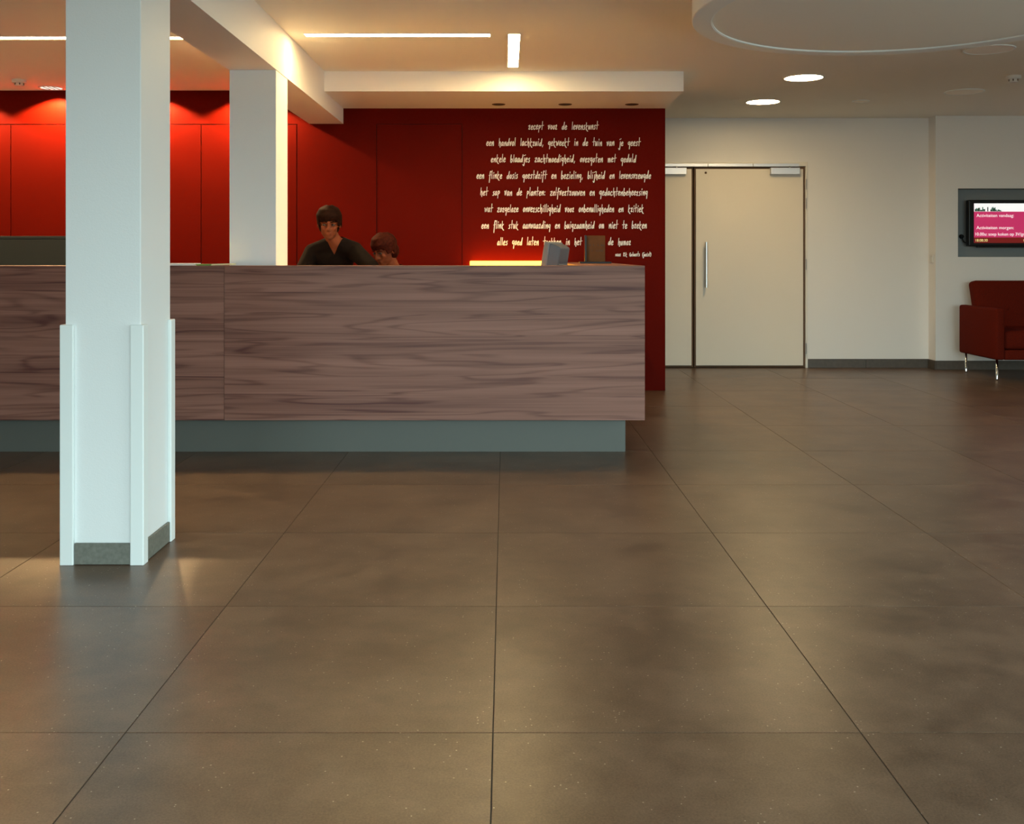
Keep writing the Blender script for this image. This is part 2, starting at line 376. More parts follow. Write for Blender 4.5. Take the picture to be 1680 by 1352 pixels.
# columns
def column(y0, y1, label):
    cx = (BX0 + BX1) / 2; hw = .1425; hd = (y1 - y0) / 2; cy = (y0 + y1) / 2
    t = tag(empty('column', (cx, cy, 0)), label, 'column')
    box('shaft', (-hw, hw, -hd, hd, 0, BZ), 'column', t, bev=.003)
    gh, gw, gt = .905, .052, .016
    for sx in (-1, 1):
        for sy in (-1, 1):
            b = BM()
            q = gw - gt; ring = [(hw - q, hd), (hw - q, hd + gt), (hw + gt, hd + gt), (hw + gt, hd - q), (hw, hd - q), (hw, hd)]
            vs_ = [b.verts.new((sx * x, sy * y, .001)) for x, y in ring]; f_ = b.faces.new(vs_)
            ex = bmesh.ops.extrude_face_region(b, geom=[f_])['geom']; bmesh.ops.translate(b, vec=(0, 0, gh), verts=[v for v in ex if isinstance(v, bmesh.types.BMVert)])
            bmesh.ops.recalc_face_normals(b, faces=b.faces[:])
            bmesh.ops.bevel(b, geom=[e for e in b.edges if e.calc_face_angle(0) > .5 and not (abs(e.verts[0].co.z - .001) < 1e-5 and abs(e.verts[1].co.z - .001) < 1e-5)], offset=.004, segments=2, profile=.5, affect='EDGES')
            obj('corner_guard', b, 'guard', t)
    wx = hw - (gw - gt) - .002
    for sy in (-1, 1):
        ys = sorted((sy * hd, sy * (hd + .011))); box('plinth_tile', (-wx, wx, ys[0], ys[1], .002, .082), 'stone', t, bev=.0015, seg=1)
    wy = hd - (gw - gt) - .002
    for sx in (-1, 1):
        xs = sorted((sx * hw, sx * (hw + .011))); box('plinth_tile', (xs[0], xs[1], -wy, wy, .002, .082), 'stone', t, bev=.0015, seg=1)
    return t
c1 = column(3.87, 4.21, 'white square column with plastic corner guards standing in the foreground')
c1.location.x = -1.520
column(6.25, 6.58, 'white square column rising behind the reception counter')

# ------------------------------------------------------------------ ceiling fittings
def strip(name, x0, x1, y0, y1, label, group='linear ceiling lights'):
    t = tag(empty(name, ((x0 + x1) / 2, (y0 + y1) / 2, CZ)), label, 'ceiling light', group)
    a, b = (x1 - x0) / 2, (y1 - y0) / 2
    k = BM(); e = .006
    bx(k, -a - e, a + e, -b - e, -b, -.005, 0); bx(k, -a - e, a + e, b, b + e, -.005, 0); bx(k, -a - e, -a, -b, b, -.005, 0); bx(k, a, a + e, -b, b, -.005, 0)
    obj('frame', k, 'plastic', t)
    box('diffuser', (-a, a, -b, b, -.0035, -.0), 'strip', t)
strip('strip_light', -1.286, -.098, 6.545, 6.62, 'glowing linear ceiling light running crosswise above the counter')
strip('strip_light', .020, .095, 6.55, 7.70, 'short glowing linear ceiling light pointing toward the red wall')
strip('strip_light', -5.4, -1.72, 6.63, 6.705, 'long glowing linear ceiling light behind the foreground column')
def disc_light(x, y, r, mat, label, group, cat='ceiling light'):
    t = tag(empty('downlight', (x, y, CZ)), label, cat, group)
    k = BM(); lathe(k, [(r - .012, 0), (r - .012, -.006), (r, -.006), (r + .002, 0)], n=56); obj('trim_ring', k, 'plastic' if mat == 'disc' else 'guard', t, smooth=False)
    k = BM(); lathe(k, [(0, -.002), (r - .012, -.002), (r - .012, -.004), (0, -.0045)], n=56); obj('diffuser', k, mat, t)
disc_light(2.38, 8.17, .16, 'disc', 'lit round ceiling downlight, the nearer of the two lit ones', 'lit round downlights')
disc_light(2.38, 9.46, .16, 'disc', 'lit round ceiling downlight, the farther one by the door', 'lit round downlights')
disc_light(3.33, 7.05, .167, 'dish', 'unlit round ceiling disc beside the large round drum', 'unlit round ceiling discs')
disc_light(3.98, 8.88, .165, 'dish', 'unlit round ceiling disc farther back near the smoke detector', 'unlit round ceiling discs')
disc_light(3.27, 9.42, .075, 'dish', 'small flush round ceiling cover near the far wall', 'unlit round ceiling discs', 'ceiling cover')
for k_, x in enumerate((-.056, .502, 1.06)):
    t = tag(empty('soffit_spot', (x, 8.58, 2.431)), ('small dark recessed spot in the soffit, left of three', 'small dark recessed spot in the soffit, middle of three', 'small dark recessed spot in the soffit, right of three')[k_], 'ceiling spot', 'unlit soffit spots')
    b = BM(); lathe(b, [(.045, 0), (.045, -.004), (.055, -.004), (.057, 0)], n=32); obj('trim_ring', b, 'edge', t)
    b = BM(); lathe(b, [(0, -.001), (.045, -.001), (.045, -.002), (0, -.002)], n=32); obj('lens', b, 'blackmatte', t)
def smoke(x, y, label):
    t = tag(empty('smoke_detector', (x, y, CZ)), label, 'smoke detector', 'smoke detectors')
    b = BM(); lathe(b, [(.055, 0), (.056, -.018), (.050, -.026), (0, -.026)], n=32); obj('base', b, 'plastic', t, smooth=False)
    b = BM(); lathe(b, [(.034, -.026), (.036, -.044), (.030, -.052), (0, -.053)], n=24); h = obj('sensor_head', b, 'plastic', t)
    for q in range(6):
        a = q * math.pi / 3; k = BM(); bx(k, .034, .038, -.004, .004, -.044, -.028, mat=Matrix.Rotation(a, 4, 'Z')); obj('vent', k, 'edge', h)
smoke(4.02, 8.10, 'white smoke detector on the ceiling at the right, above the screen')
smoke(-3.93, 8.28, 'white smoke detector on the ceiling at the left')
# drum ceiling
DZ = EYE + 1.245
t = tag(empty('ceiling_drum', (1.685 * 1.245, 4.25 * 1.245, DZ)), 'large round dropped ceiling drum at the upper right', 'ceiling drum')
ro, ri = .896 * 1.245, .812 * 1.245
b = BM(); lathe(b, [(ro, CZ - DZ), (ro, .004), (ro - .004, 0), (ri + .003, 0), (ri, .003), (ri, .010)], n=128)
for f in [f for f in b.faces if len(f.verts) > 6]: b.faces.remove(f)
obj('rim', b, 'column', t, smooth=False)
b = BM(); lathe(b, [(0, .009), (ri, .009), (ri, .030), (0, .030)], n=128); obj('panel', b, 'ceiling', t)
b = BM(); lathe(b, [(ri - .004, .010), (ri - .004, .002), (ri, .002), (ri, .010)], n=128)
for f in [f for f in b.faces if len(f.verts) > 6]: b.faces.remove(f)
obj('trim_ring', b, 'guard', t)

# wall-washing downlights over the red panels
wl = ['recessed round downlight close to the red wall at the far left edge', 'recessed round reflector downlight beside the left smoke detector', 'recessed round downlight over the red panels behind the foreground column', 'recessed round downlight over the red panels behind the rear column']
for k_, x in enumerate((-4.66, -3.845, -3.02, -2.20)):
    t = tag(empty('wall_washer', (x, 8.675, CZ)), wl[k_], 'ceiling light', 'wall-washing downlights')
    b = BM(); lathe(b, [(.086, 0), (.088, -.005), (.102, -.005), (.104, 0)], n=40); obj('trim_ring', b, 'plastic', t)
    b = BM(); lathe(b, [(0, -.0005), (.05, -.0012), (.086, -.004), (.086, 0)], n=40); rf = obj('reflector', b, 'lampdish', t)
    for q in range(3):
        kk = BM(); bx(kk, -.006 + (q - 1) * .04, .006 + (q - 1) * .04, -.07, .07, -.0045, -.0025); obj('lamp_fin', kk, 'edge', rf)
    d = bpy.data.lights.new('wall_washer_lamp', 'SPOT'); d.energy = 175; d.color = (1.0, .62, .28); d.spot_size = R(134); d.spot_blend = .16; d.shadow_soft_size = .03
    o = bpy.data.objects.new('wall_washer_lamp', d); C.objects.link(o); o.location = (0, 0, -.02); o.parent = t

# ------------------------------------------------------------------ reception counter
CF, CT, CB = 5.98, 1.106, .203
ct = tag(empty('reception_counter', (0, 6.1, 0)), 'long reception counter clad in walnut laminate on a recessed grey plinth', 'counter')
def cy(y): return y - 6.1
CXR, CXS, CXL = .815, -1.642, -4.60
box('front_panel', (CXS + .0008, CXR, cy(CF), cy(CF + .022), CB, CT), 'wood', ct, bev=.0012, seg=1)
box('front_panel', (CXL, CXS - .0008, cy(CF + .0015), cy(CF + .022), CB, CT), 'wood', ct, bev=.0012, seg=1)
box('side_panel', (CXR - .022, CXR, cy(CF + .022), cy(8.80), CB, CT), 'wood', ct)
box('ledge', (CXL, CXR - .022, cy(CF + .022), cy(6.228), CT - .03, CT - .0005), 'wood', ct)
box('return_top', (.46, CXR - .022, cy(6.235), cy(8.80), CT - .03, CT - .0005), 'wood', ct)
box('return_side', (.46, .48, cy(6.235), cy(8.80), CB, CT - .03), 'wood', ct)
box('underside', (CXL, CXR - .022, cy(CF + .022), cy(6.235), CB, CB + .02), 'wood', ct)
box('inner_panel', (CXL, CXR - .36, cy(6.212), cy(6.228), CB + .02, CT - .03), 'wood', ct)
pb = BM(); bx(pb, CXL, .7135, cy(6.085), cy(6.20), 0, CB); bx(pb, .52, .7135, cy(6.20), cy(8.80), 0, CB)
obj('plinth', pb, 'plinth', ct)
# desk behind
for x0, x1, lab in ((-1.34, .44, 'pale work desk hidden behind the reception counter'), (-4.45, -1.75, 'long dark work desk hidden behind the left end of the counter')):
    dk = tag(empty('work_desk', ((x0 + x1) / 2, 6.6, 0)), lab, 'desk', 'staff desks'); hw_ = (x1 - x0) / 2
    box('desktop', (-hw_, hw_, -.36, .36, .72, .745), 'beech' if x0 > -2 else 'wood', dk, bev=.002)
    for x in (-hw_ + .04, hw_ - .08): box('desk_leg', (x, x + .04, -.33, .33, 0, .72), 'plinth', dk)
    tl_ = box('task_light', (x0 + .05, x1 - .05, cy(6.236), cy(6.275), 1.040, 1.075), 'plinth', ct)
    box('task_diffuser', (x0 + .06, x1 - .06, cy(6.239), cy(6.272), 1.0385, 1.0405), 'task' if x0 > -2 else 'task_dim', tl_)
# grey low cabinet
gc = tag(empty('low_cabinet', (-4.2, 8.55, 0)), 'dark grey low cabinet standing against the red panels at the left', 'cabinet')
box('body', (-1.2, 1.1, -.22, .26, .08, 1.30), 'greycab', gc); box('top', (-1.21, 1.11, -.24, .265, 1.30, 1.322), 'greycab', gc, bev=.002)
box('plinth', (-1.18, 1.08, -.19, .25, 0, .08), 'blackmatte', gc)
for k in range(2): box('cabinet_door', (-1.195 + k * 1.148, -.052 + k * 1.148, -.24, -.22, .085, 1.295), 'greycab', gc, bev=.0015)
# amber light box by the wall
lb = tag(empty('light_box', (.12, 8.74, 0)), 'glowing amber strip light along the red wall behind the counter', 'strip light')
box('housing', (-.425, .335, -.065, .075, .93, 1.06), 'red', lb); box('diffuser', (-.42, .33, -.06, .07, 1.06, 1.117), 'glow', lb, bev=.004)
# monitor
mo = tag(empty('monitor', (.283, 6.62, .745)), 'grey desktop monitor seen from behind, showing above the counter edge', 'monitor')
tm = Matrix.Translation((0, 0, .305)) @ Matrix.Rotation(R(252), 4, 'Z') @ Matrix.Rotation(R(-9), 4, 'X')
def loft(name, secs, bev, mat, parent):
    b = BM(); rings = []
    for y, hw_, z0, z1 in secs: rings.append([b.verts.new(p) for p in ((-hw_, y, z0), (hw_, y, z0), (hw_, y, z1), (-hw_, y, z1))])
    for a, c in zip(rings, rings[1:]):
        for k in range(4): b.faces.new((a[k], a[(k + 1) % 4], c[(k + 1) % 4], c[k]))
    b.faces.new(rings[0]); b.faces.new(rings[-1][::-1]); bmesh.ops.recalc_face_normals(b, faces=b.faces[:])
    bmesh.ops.bevel(b, geom=b.edges[:], offset=bev, segments=3, profile=.5, affect='EDGES')
    bmesh.ops.transform(b, matrix=tm, verts=b.verts[:]); return obj(name, b, mat, parent)
loft('screen_housing', [(-.018, .165, -.205, .205), (.018, .165, -.205, .205)], .008, 'monitor', mo)
b = BM(); bx(b, -.150, .150, -.0195, -.0175, -.185, .188, mat=tm); obj('screen', b, 'black', mo)
rb = loft('rear_housing', [(.016, .158, -.198, .198), (.050, .135, -.19, .192), (.082, .120, -.185, .180)], .010, 'monitor2', mo)
b = BM(); bx(b, -.108, .108, .080, .086, -.15, .075, bev=.003, mat=tm); obj('rear_cover', b, 'monitor', rb)
b = BM(); tube(b, [(0, .02, .01), (-.01, .02, .20)], .022, 12); obj('stand', b, 'monitor2', mo)
b = BM(); lathe(b, [(.11, 0), (.11, .008), (.04, .018), (0, .018)], 0, .02, .0, 32); obj('stand_foot', b, 'monitor2', mo)
b = BM(); tube(b, [(.075, -.02, .30), (.085, -.03, .34), (.09, -.03, .30)], .014, 8); obj('cable', b, 'black', mo)
# plaque stand
pl = tag(empty('plaque_stand', (.657, 7.55, CT)), 'brown printed plaque in a black stand on the counter return', 'plaque')
box('foot', (-.112, .120, -.06, .06, 0, .013), 'black', pl, bev=.003); box('upright', (-.072, -.060, -.025, .025, .013, .207), 'black', pl, bev=.002)
pk = box('plate', (-.060, .078, -.006, .006, .013, .205), 'plaque', pl)
b = BM()
for row, (z, x0, x1) in enumerate(((.128, -.045, .066), (.088, -.040, .060))):
    x = x0
    while x < x1:
        wv = random.uniform(.005, .010); hv = random.uniform(.010, .018)
        if random.random() > .16: bx(b, x, x + wv * .45, -.0068, -.006, z, z + hv); bx(b, x, x + wv, -.0068, -.006, z + random.choice((0, .006)), z + .002 + random.choice((0, .006)) + .001)
        x += wv + .003
tag(obj('print', b, 'print', pk), kind='stuff')
# papers on the counter edge
def paper(x, y, sx, sy, n, mat, rz, label, z0=CT, lift=0):
    t = tag(empty('leaflet', (x, y, z0), R(rz)), label, 'leaflet', 'papers on the counter ledge')
    for k in range(n):
        b = BM(); d = random.uniform(-.004, .004)
        bx(b, -sx / 2 + d, sx / 2 + d, -sy / 2, sy / 2, k * .0045, k * .0045 + .004)
        for v in b.verts: v.co.z += lift * (v.co.x / sx + .5) ** 2
        obj('sheet', b, mat, t)
    return t
paper(-1.965, 6.13, .25, .13, 3, 'paper', 0, 'white stack of papers on the counter ledge beside the foreground column')
paper(-1.79, 6.12, .085, .12, 2, 'leaflet', 4, 'green leaflet between white and cream papers on the counter ledge')
paper(-1.70, 6.14, .14, .12, 2, 'paper2', 0, 'cream leaflet on the counter ledge in front of the rear column', lift=.004)
# ------------------------------------------------------------------ wall lettering: a single-stroke hand
G = {
 'a': (.56, [[(.48, .88), (.28, 1), (.08, .6), (.04, .18), (.16, 0), (.36, .35), (.48, .95), (.46, .35), (.54, 0)]]),
 'b': (.52, [[(.12, 1.85), (.06, .1), (.28, 0), (.46, .4), (.36, .85), (.08, .5)]]),
 'c': (.50, [[(.44, .82), (.28, 1), (.06, .5), (.18, .02), (.46, .18)]]),
 'd': (.58, [[(.40, .75), (.2, .78), (.02, .25), (.16, 0), (.38, .45), (.58, 1.85)], [(.56, 1.7), (.48, 0)]]),
 'e': (.50, [[(.06, .42), (.44, .66), (.36, 1), (.14, .82), (.04, .3), (.2, 0), (.48, .2)]]),
 'f': (.46, [[(.54, 1.72), (.36, 1.88), (.26, 1.3), (.14, -.95)], [(.0, .82), (.46, .98)]]),
 'g': (.52, [[(.46, .9), (.2, 1), (.02, .6), (.18, .25), (.40, .6), (.48, .98), (.36, -.85)]]),
 'h': (.52, [[(.14, 1.75), (.08, .05)], [(.08, .45), (.34, .98), (.42, .6), (.38, -.35)]]),
 'i': (.26, [[(.15, .98), (.10, 0)], [(.18, 1.35), (.20, 1.58)]]),
 'j': (.36, [[(.30, 1.0), (.22, -.6), (.08, -.9), (-.08, -.6)], [(.1, 1.5), (.46, 1.7)]]),
 'k': (.54, [[(.14, 1.75), (.08, 0)], [(.44, 1.02), (.10, .45), (.36, -.25), (.56, -.42)]]),
 'l': (.24, [[(.14, 1.9), (.10, 0)]]),
 'm': (.68, [[(.05, .95), (.08, 0)], [(.08, .35), (.28, 1.02), (.32, 0)], [(.32, .35), (.52, 1.02), (.60, 0)]]),
 'n': (.54, [[(.06, .92), (.10, 0)], [(.10, .25), (.42, 1.06), (.48, 0)]]),
 'o': (.46, [[(.26, 1), (.05, .5), (.18, 0), (.40, .4), (.36, .9), (.24, 1)]]),
 'p': (.50, [[(.14, 1.02), (.06, -.7)], [(.10, .75), (.34, 1.02), (.44, .6), (.12, .2)]]),
 'r': (.46, [[(.0, .78), (.34, 1.02), (.24, .5), (.08, .03), (.42, .08)]]),
 's': (.42, [[(.40, 1.02), (.16, .85), (.30, .45), (.26, .08), (.02, .02)]]),
 't': (.52, [[(.30, 2.0), (.22, 0)], [(-.06, .92), (.60, 1.06)]]),
 'u': (.54, [[(.06, .95), (.06, .15), (.2, .02), (.42, .95)], [(.44, .98), (.48, 0)]]),
 'v': (.46, [[(.0, .78), (.12, 1), (.14, 0), (.46, 1.12)]]),
 'w': (.66, [[(.0, .85), (.1, .95), (.14, 0), (.34, .75), (.38, .05), (.64, 1.12)]]),
 'z': (.54, [[(.06, .88), (.48, 1), (.04, .05), (.54, .08)]]),
 ',': (.26, [[(.18, .18), (.06, -.3)]]), ':': (.26, [[(.14, .75), (.15, .9)], [(.12, .05), (.13, .2)]]),
 '(': (.30, [[(.30, 1.7), (.08, .9), (.22, -.2)]]), ')': (.30, [[(.04, 1.7), (.24, .9), (.04, -.2)]]),
 'R': (.60, [[(.14, 1.6), (.06, 0)], [(.0, 1.4), (.36, 1.65), (.46, 1.2), (.12, .8), (.54, 0)]]),
 'G': (.66, [[(.54, 1.4), (.3, 1.6), (.04, .8), (.2, .05), (.46, .3), (.5, .75), (.24, .72), (.62, .78), (.46, -.2)]]),
}
def spline(pts, n=5):
    if len(pts) < 3: return pts
    out = []; P = [pts[0]] + pts + [pts[-1]]
    for i in range(1, len(P) - 2):
        p0, p1, p2, p3 = (Vector(q) for q in P[i - 1:i + 3])
        for k in range(n):
            t = k / n
            v = .5 * (2 * p1 + (p2 - p0) * t + (2 * p0 - 5 * p1 + 4 * p2 - p3) * t * t + (3 * p1 - p0 - 3 * p2 + p3) * t ** 3)
            out.append((v.x, v.y))
    out.append(pts[-1]); return out
def ribbon(bm, pts, w, y, depth):
    P = [Vector(p) for p in pts]; n = len(P); Lf = []; Rt = []
    for i in range(n):
        d = (P[min(i + 1, n - 1)] - P[max(i - 1, 0)])
        d = d.normalized() if d.length > 1e-9 else Vector((0, 1))
        nrm = Vector((-d.y, d.x)); k = .72 if i in (0, n - 1) else 1
        ext = d * (w * .35 * (1 if i == n - 1 else -1 if i == 0 else 0))
        a = P[i] + nrm * w / 2 * k + ext; b = P[i] - nrm * w / 2 * k + ext
        Lf.append(bm.verts.new((a.x, y, a.y))); Rt.append(bm.verts.new((b.x, y, b.y)))
    for i in range(n - 1): bm.faces.new((Lf[i], Rt[i], Rt[i + 1], Lf[i + 1]))
def layout(text):
    x = 0; out = []; wi = 0
    for ch in text:
        if ch == ' ': x += 1.12; wi += 1; continue
        adv, st = G[ch]
        out.append((x, st, ch, wi)); x += adv + .15
    return out, x - .15
PXM = RY / 1680
def line(parent, text, px0, px1, base, xh_px):
    tl = empty('text_line', parent=parent)
    out, tot = layout(text); s = xh_px * PXM; sx = (px1 - px0) * PXM / tot
    X0 = (px0 - 829) * PXM; Z0 = EYE - (base - 418) * PXM
    yy = 0; words = {}
    for x, st, ch, wi in out:
        b = words.setdefault(wi, BM())
        j = random.uniform(-.05, .05); sc = random.uniform(.94, 1.05)
        for q in st:
            pts = [(X0 + (x + px) * sx + py * .05 * s, Z0 + (py * sc + j) * s) for px, py in spline(q)]
            yy = (yy + 1) % 5
            ribbon(b, pts, 1.38 * PXM * (xh_px / 6.6) ** .5, RY - .0015 - .0002 * yy, 0)
    for b in words.values():
        for f in b.faces: f.normal_update()
        for f in [f for f in b.faces if f.normal.y > 0]: f.normal_flip()
        me = bpy.data.meshes.new('word'); b.to_mesh(me); b.free(); obj('word', me, 'letter', tl)
poem = tag(empty('wall_lettering'), 'cream handwritten poem lettering on the red wall', 'lettering')
for tx, a, b_, y in (
    ('recept voor de levenskunst', 867, 981, 212.3), ('een handvol lachkruid, gekweekt in de tuin van je geest', 798, 1050, 239),
    ('enkele blaadjes zachtmoedigheid, overgoten met geduld', 805.5, 1043, 266), ('een flinke dosis geestdrift en bezieling, blijheid en levensvreugde', 782, 1067.5, 293),
    ('het sap van de planten: zelfvertrouwen en gedachtenbeheersing', 788, 1062, 320.5), ('wat zorgeloze onverschilligheid voor onbenulligheden en kritiek', 795, 1055.5, 347.7),
    ('een flink stuk aanvaarding en buigzaamheid om niet te breken', 790, 1060.5, 374.7), ('alles goed laten trekken in het', 816, 954, 402), ('de humor', 998, 1034.5, 402)):
    line(poem, tx, a, b_, y, 6.6)
line(poem, 'naar Rik Gelaerts (jurist)', 1009.5, 1068, 420.3, 3.5)

# ------------------------------------------------------------------ screen in the niche
TX0, TX1, TZ0, TZ1, TY = 4.712, 5.535, 1.257, 1.728, 10.415
tv = tag(empty('television', (TX0, TY, TZ0)), 'black flat screen showing a pink activity list in the wall niche', 'television')
TW, TH = TX1 - TX0, TZ1 - TZ0
box('housing', (0, TW, 0, .07, 0, TH), 'black', tv, bev=.012, seg=3)
box('speaker_bar', (.10, TW - .1, .005, .06, -.012, .006), 'black', tv, bev=.005)
box('wall_bracket', (TW / 2 - .12, TW / 2 + .12, .07, NY - TY - .001, TH / 2 - .1, TH / 2 + .1), 'black', tv)
sc_ = box('display', (.055, TW - .055, -.0015, .002, .033, TH - .036), 'tvpink', tv)
s0, s1, q0, q1 = .055, TW - .055, .033, TH - .036
box('header_band', (s0, s1, -.0025, -.001, q1 - .083, q1), 'tvtext', sc_); box('footer_band', (s0, s1, -.0025, -.001, q0, q0 + .056), 'tvred', sc_)
b = BM(); b2 = BM(); rs = random.Random(3)
for k in range(26):
    x = s0 + .008 + k * .0105; hh = rs.uniform(.015, .05) * (1 if k < 20 else .5)
    if k in (10, 11, 13, 14): continue
    bx(b if k % 3 else b2, x, x + .0105, -.0032, -.0024, q1 - .081, q1 - .081 + hh)
tag(obj('header_picture', b, 'tvgreen', sc_), kind='stuff'); tag(obj('header_picture', b2, 'tvdark', sc_), kind='stuff')
def text(s, x, z, size, mat, parent, y=-.003):
    cu = bpy.data.curves.new('t', 'FONT'); cu.body = s; cu.size = size; cu.extrude = .0
    o = bpy.data.objects.new('t', cu); C.objects.link(o)
    dg = bpy.context.evaluated_depsgraph_get(); me = bpy.data.meshes.new_from_object(o.evaluated_get(dg))
    bpy.data.objects.remove(o); bpy.data.curves.remove(cu)
    me.transform(Matrix.Translation((x, y, z)) @ Matrix.Rotation(R(90), 4, 'X')); me.name = 'screen_text'
    return obj('screen_text', me, mat, parent)
text('Activiteiten vandaag:', s0 + .024, q1 - .138, .046, 'tvtext', sc_)
text('Activiteiten morgen:', s0 + .024, q1 - .262, .046, 'tvtext', sc_)
tx_ = s0 + .004
for word_ in ('10.00u:', 'soep', 'koken', 'op', '3V/gr1', 'B'):
    o = text(word_, tx_, q1 - .327, .044, 'tvtext', sc_); tx_ = max(v.co.x for v in o.data.vertices) + .013
text('18:08:30', s0 + .008, q0 + .014, .038, 'tvyellow', sc_)
text('0', s0 + .50, q0 + .014, .038, 'tvyellow', sc_)
pg = tag(empty('power_plug', (4.698, NY, 1.358)), 'black power plug with a short cable at the left of the screen', 'plug')
b = BM(); lathe(b, [(.024, 0), (.024, -.018), (.018, -.034), (0, -.034)], n=20, axis='Y'); obj('plug', b, 'black', pg)
b = BM(); tube(b, [(0, -.03, 0), (.003, -.035, -.03), (.012, -.04, -.055), (.03, -.07, -.072), (.055, -.09, -.075)], .006, 8); obj('cable', b, 'black', pg, smooth=True)
b = BM(); bx(b, -.04, .04, -.004, 0, -.04, .04, bev=.002); obj('socket_plate', b, 'niche', pg)
sw = tag(empty('light_switch', (X_ST, 10.515, 1.127)), 'small white light switch on the wall corner left of the screen', 'switch')
box('plate', (-.010, 0, -.042, .042, -.042, .042), 'plastic', sw, bev=.003); box('rocker', (-.014, -.009, -.026, .026, -.028, .028), 'plastic', sw, bev=.002)

# ------------------------------------------------------------------ armchair
ac = tag(empty('armchair', (4.53, 9.45, 0)), 'dark red upholstered armchair on chrome legs beneath the wall screen', 'armchair')
AW, AD = .86, .80
def soft(name, dims, bev, parent, m4=None, mat='sofa', seg=4):
    o = box(name, dims, mat, parent, bev=bev, seg=seg, m4=m4)
    for p in o.data.polygons: p.use_smooth = True
    return o
for x0 in (0, AW - .085):
    a_ = soft('armrest', (x0, x0 + .085, 0, .78, .195, .672), .022, ac)
soft('seat_base', (.083, AW - .083, .012, .74, .195, .288), .015, ac)
soft('seat_cushion', (.092, AW - .092, .02, .66, .290, .466), .04, ac)
mt = Matrix.Translation((0, .62, .30)) @ Matrix.Rotation(R(-8), 4, 'X')
bk = soft('backrest', (.135, AW - .135, 0, .14, -.02, .625), .04, ac, mt)
for v in bk.data.vertices: v.co.x += (v.co.x - AW / 2) * .09 * (v.co.z - .62) / .3
for x in (.26, .43, .60):
    b = BM(); lathe(b, [(.016, .004), (.016, -.004), (.008, -.010), (0, -.011)], n=14, axis='Y')
    bmesh.ops.transform(b, matrix=mt @ Matrix.Translation((x, 0, .34)), verts=b.verts[:]); obj('button', b, 'sofa', bk)
for x, y in ((.055, .10), (AW - .055, .10), (.055, .74), (AW - .055, .74)):
    b = BM(); tube(b, [(x, y, 0), (x, y, .012), (x, y, .20)], [.0125, .011, .011], 12); obj('leg', b, 'chrome', ac, smooth=True)

# ------------------------------------------------------------------ people behind the counter
_t = bmesh.new(); bmesh.ops.create_icosphere(_t, subdivisions=2, radius=1)
ICO_V = [v.co.copy() for v in _t.verts]; ICO_F = [tuple(v.index for v in f.verts) for f in _t.faces]; _t.free()
def ball(bm, c, r, sc=(1, 1, 1), rot=None):
    if isinstance(bm, Blob): return bm.add(c, r, sc, rot)
    m = Matrix.Translation(c) @ (rot.to_4x4() if rot else Matrix.Identity(4)) @ Matrix.Diagonal((r * sc[0], r * sc[1], r * sc[2], 1))
    bmesh.ops.create_icosphere(bm, subdivisions=2, radius=1, matrix=m)
class Blob:
    def __init__(self): self.v = []; self.f = []
    def add(self, c, r, sc, rot):
        n = len(self.v); c = Vector(c); sx, sy, sz = r * sc[0], r * sc[1], r * sc[2]
        if rot: self.v += [c + rot @ Vector((p.x * sx, p.y * sy, p.z * sz)) for p in ICO_V]
        else: self.v += [Vector((c.x + p.x * sx, c.y + p.y * sy, c.z + p.z * sz)) for p in ICO_V]
        self.f += [(a + n, b + n, d + n) for a, b, d in ICO_F]
def limb(bm, pts, rads, sc=(1, 1, 1)):
    for (a, ra), (b, rb) in zip(zip(pts, rads), zip(pts[1:], rads[1:])):
        a = Vector(a); b = Vector(b); n = max(2, int((b - a).length / (min(ra, rb) * .45)))
        for k in range(n + 1): t = k / n; ball(bm, a.lerp(b, t), ra + (rb - ra) * t, sc)
def fuse(bm, voxel, name, mat, parent, smooth_it=6, cut=None, planes=()):
    me = bpy.data.meshes.new(name); me.from_pydata(bm.v, [], bm.f)
    o = bpy.data.objects.new('tmp', me); C.objects.link(o)
    r = o.modifiers.new('r', 'REMESH'); r.mode = 'VOXEL'; r.voxel_size = voxel
    s = o.modifiers.new('s', 'SMOOTH'); s.factor = .5; s.iterations = smooth_it
    dg = bpy.context.evaluated_depsgraph_get(); m2 = bpy.data.meshes.new_from_object(o.evaluated_get(dg))
    bpy.data.objects.remove(o)
    if cut:
        t = bmesh.new(); t.from_mesh(m2)
        for pc, pn in planes: bmesh.ops.bisect_plane(t, geom=t.verts[:] + t.edges[:] + t.faces[:], plane_co=pc, plane_no=pn)
        bmesh.ops.delete(t, geom=[f for f in t.faces if cut(f.calc_center_median())], context='FACES'); t.to_mesh(m2); t.free()
    m2.name = name
    return obj(name, m2, mat, parent, smooth=True)
def hand(bm, wrist, d, up=Vector((0, 0, 1))):
    wrist = Vector(wrist); d = Vector(d).normalized(); side = d.cross(up).normalized()
    palm = wrist + d * .05
    limb(bm, [wrist, palm, palm + d * .035], [.026, .030, .028])
    for k, (off, ln) in enumerate(((-.027, .070), (-.009, .082), (.009, .077), (.026, .060))):
        p0 = palm + d * .035 + side * off; p1 = p0 + d * ln * .5 + up * .004; p2 = p0 + d * ln - up * .012
        limb(bm, [p0, p1, p2], [.0092, .0085, .007])
    p0 = wrist + d * .03 - side * .03; limb(bm, [p0, p0 + d * .03 - side * .025, p0 + d * .06 - side * .028], [.011, .010, .008])
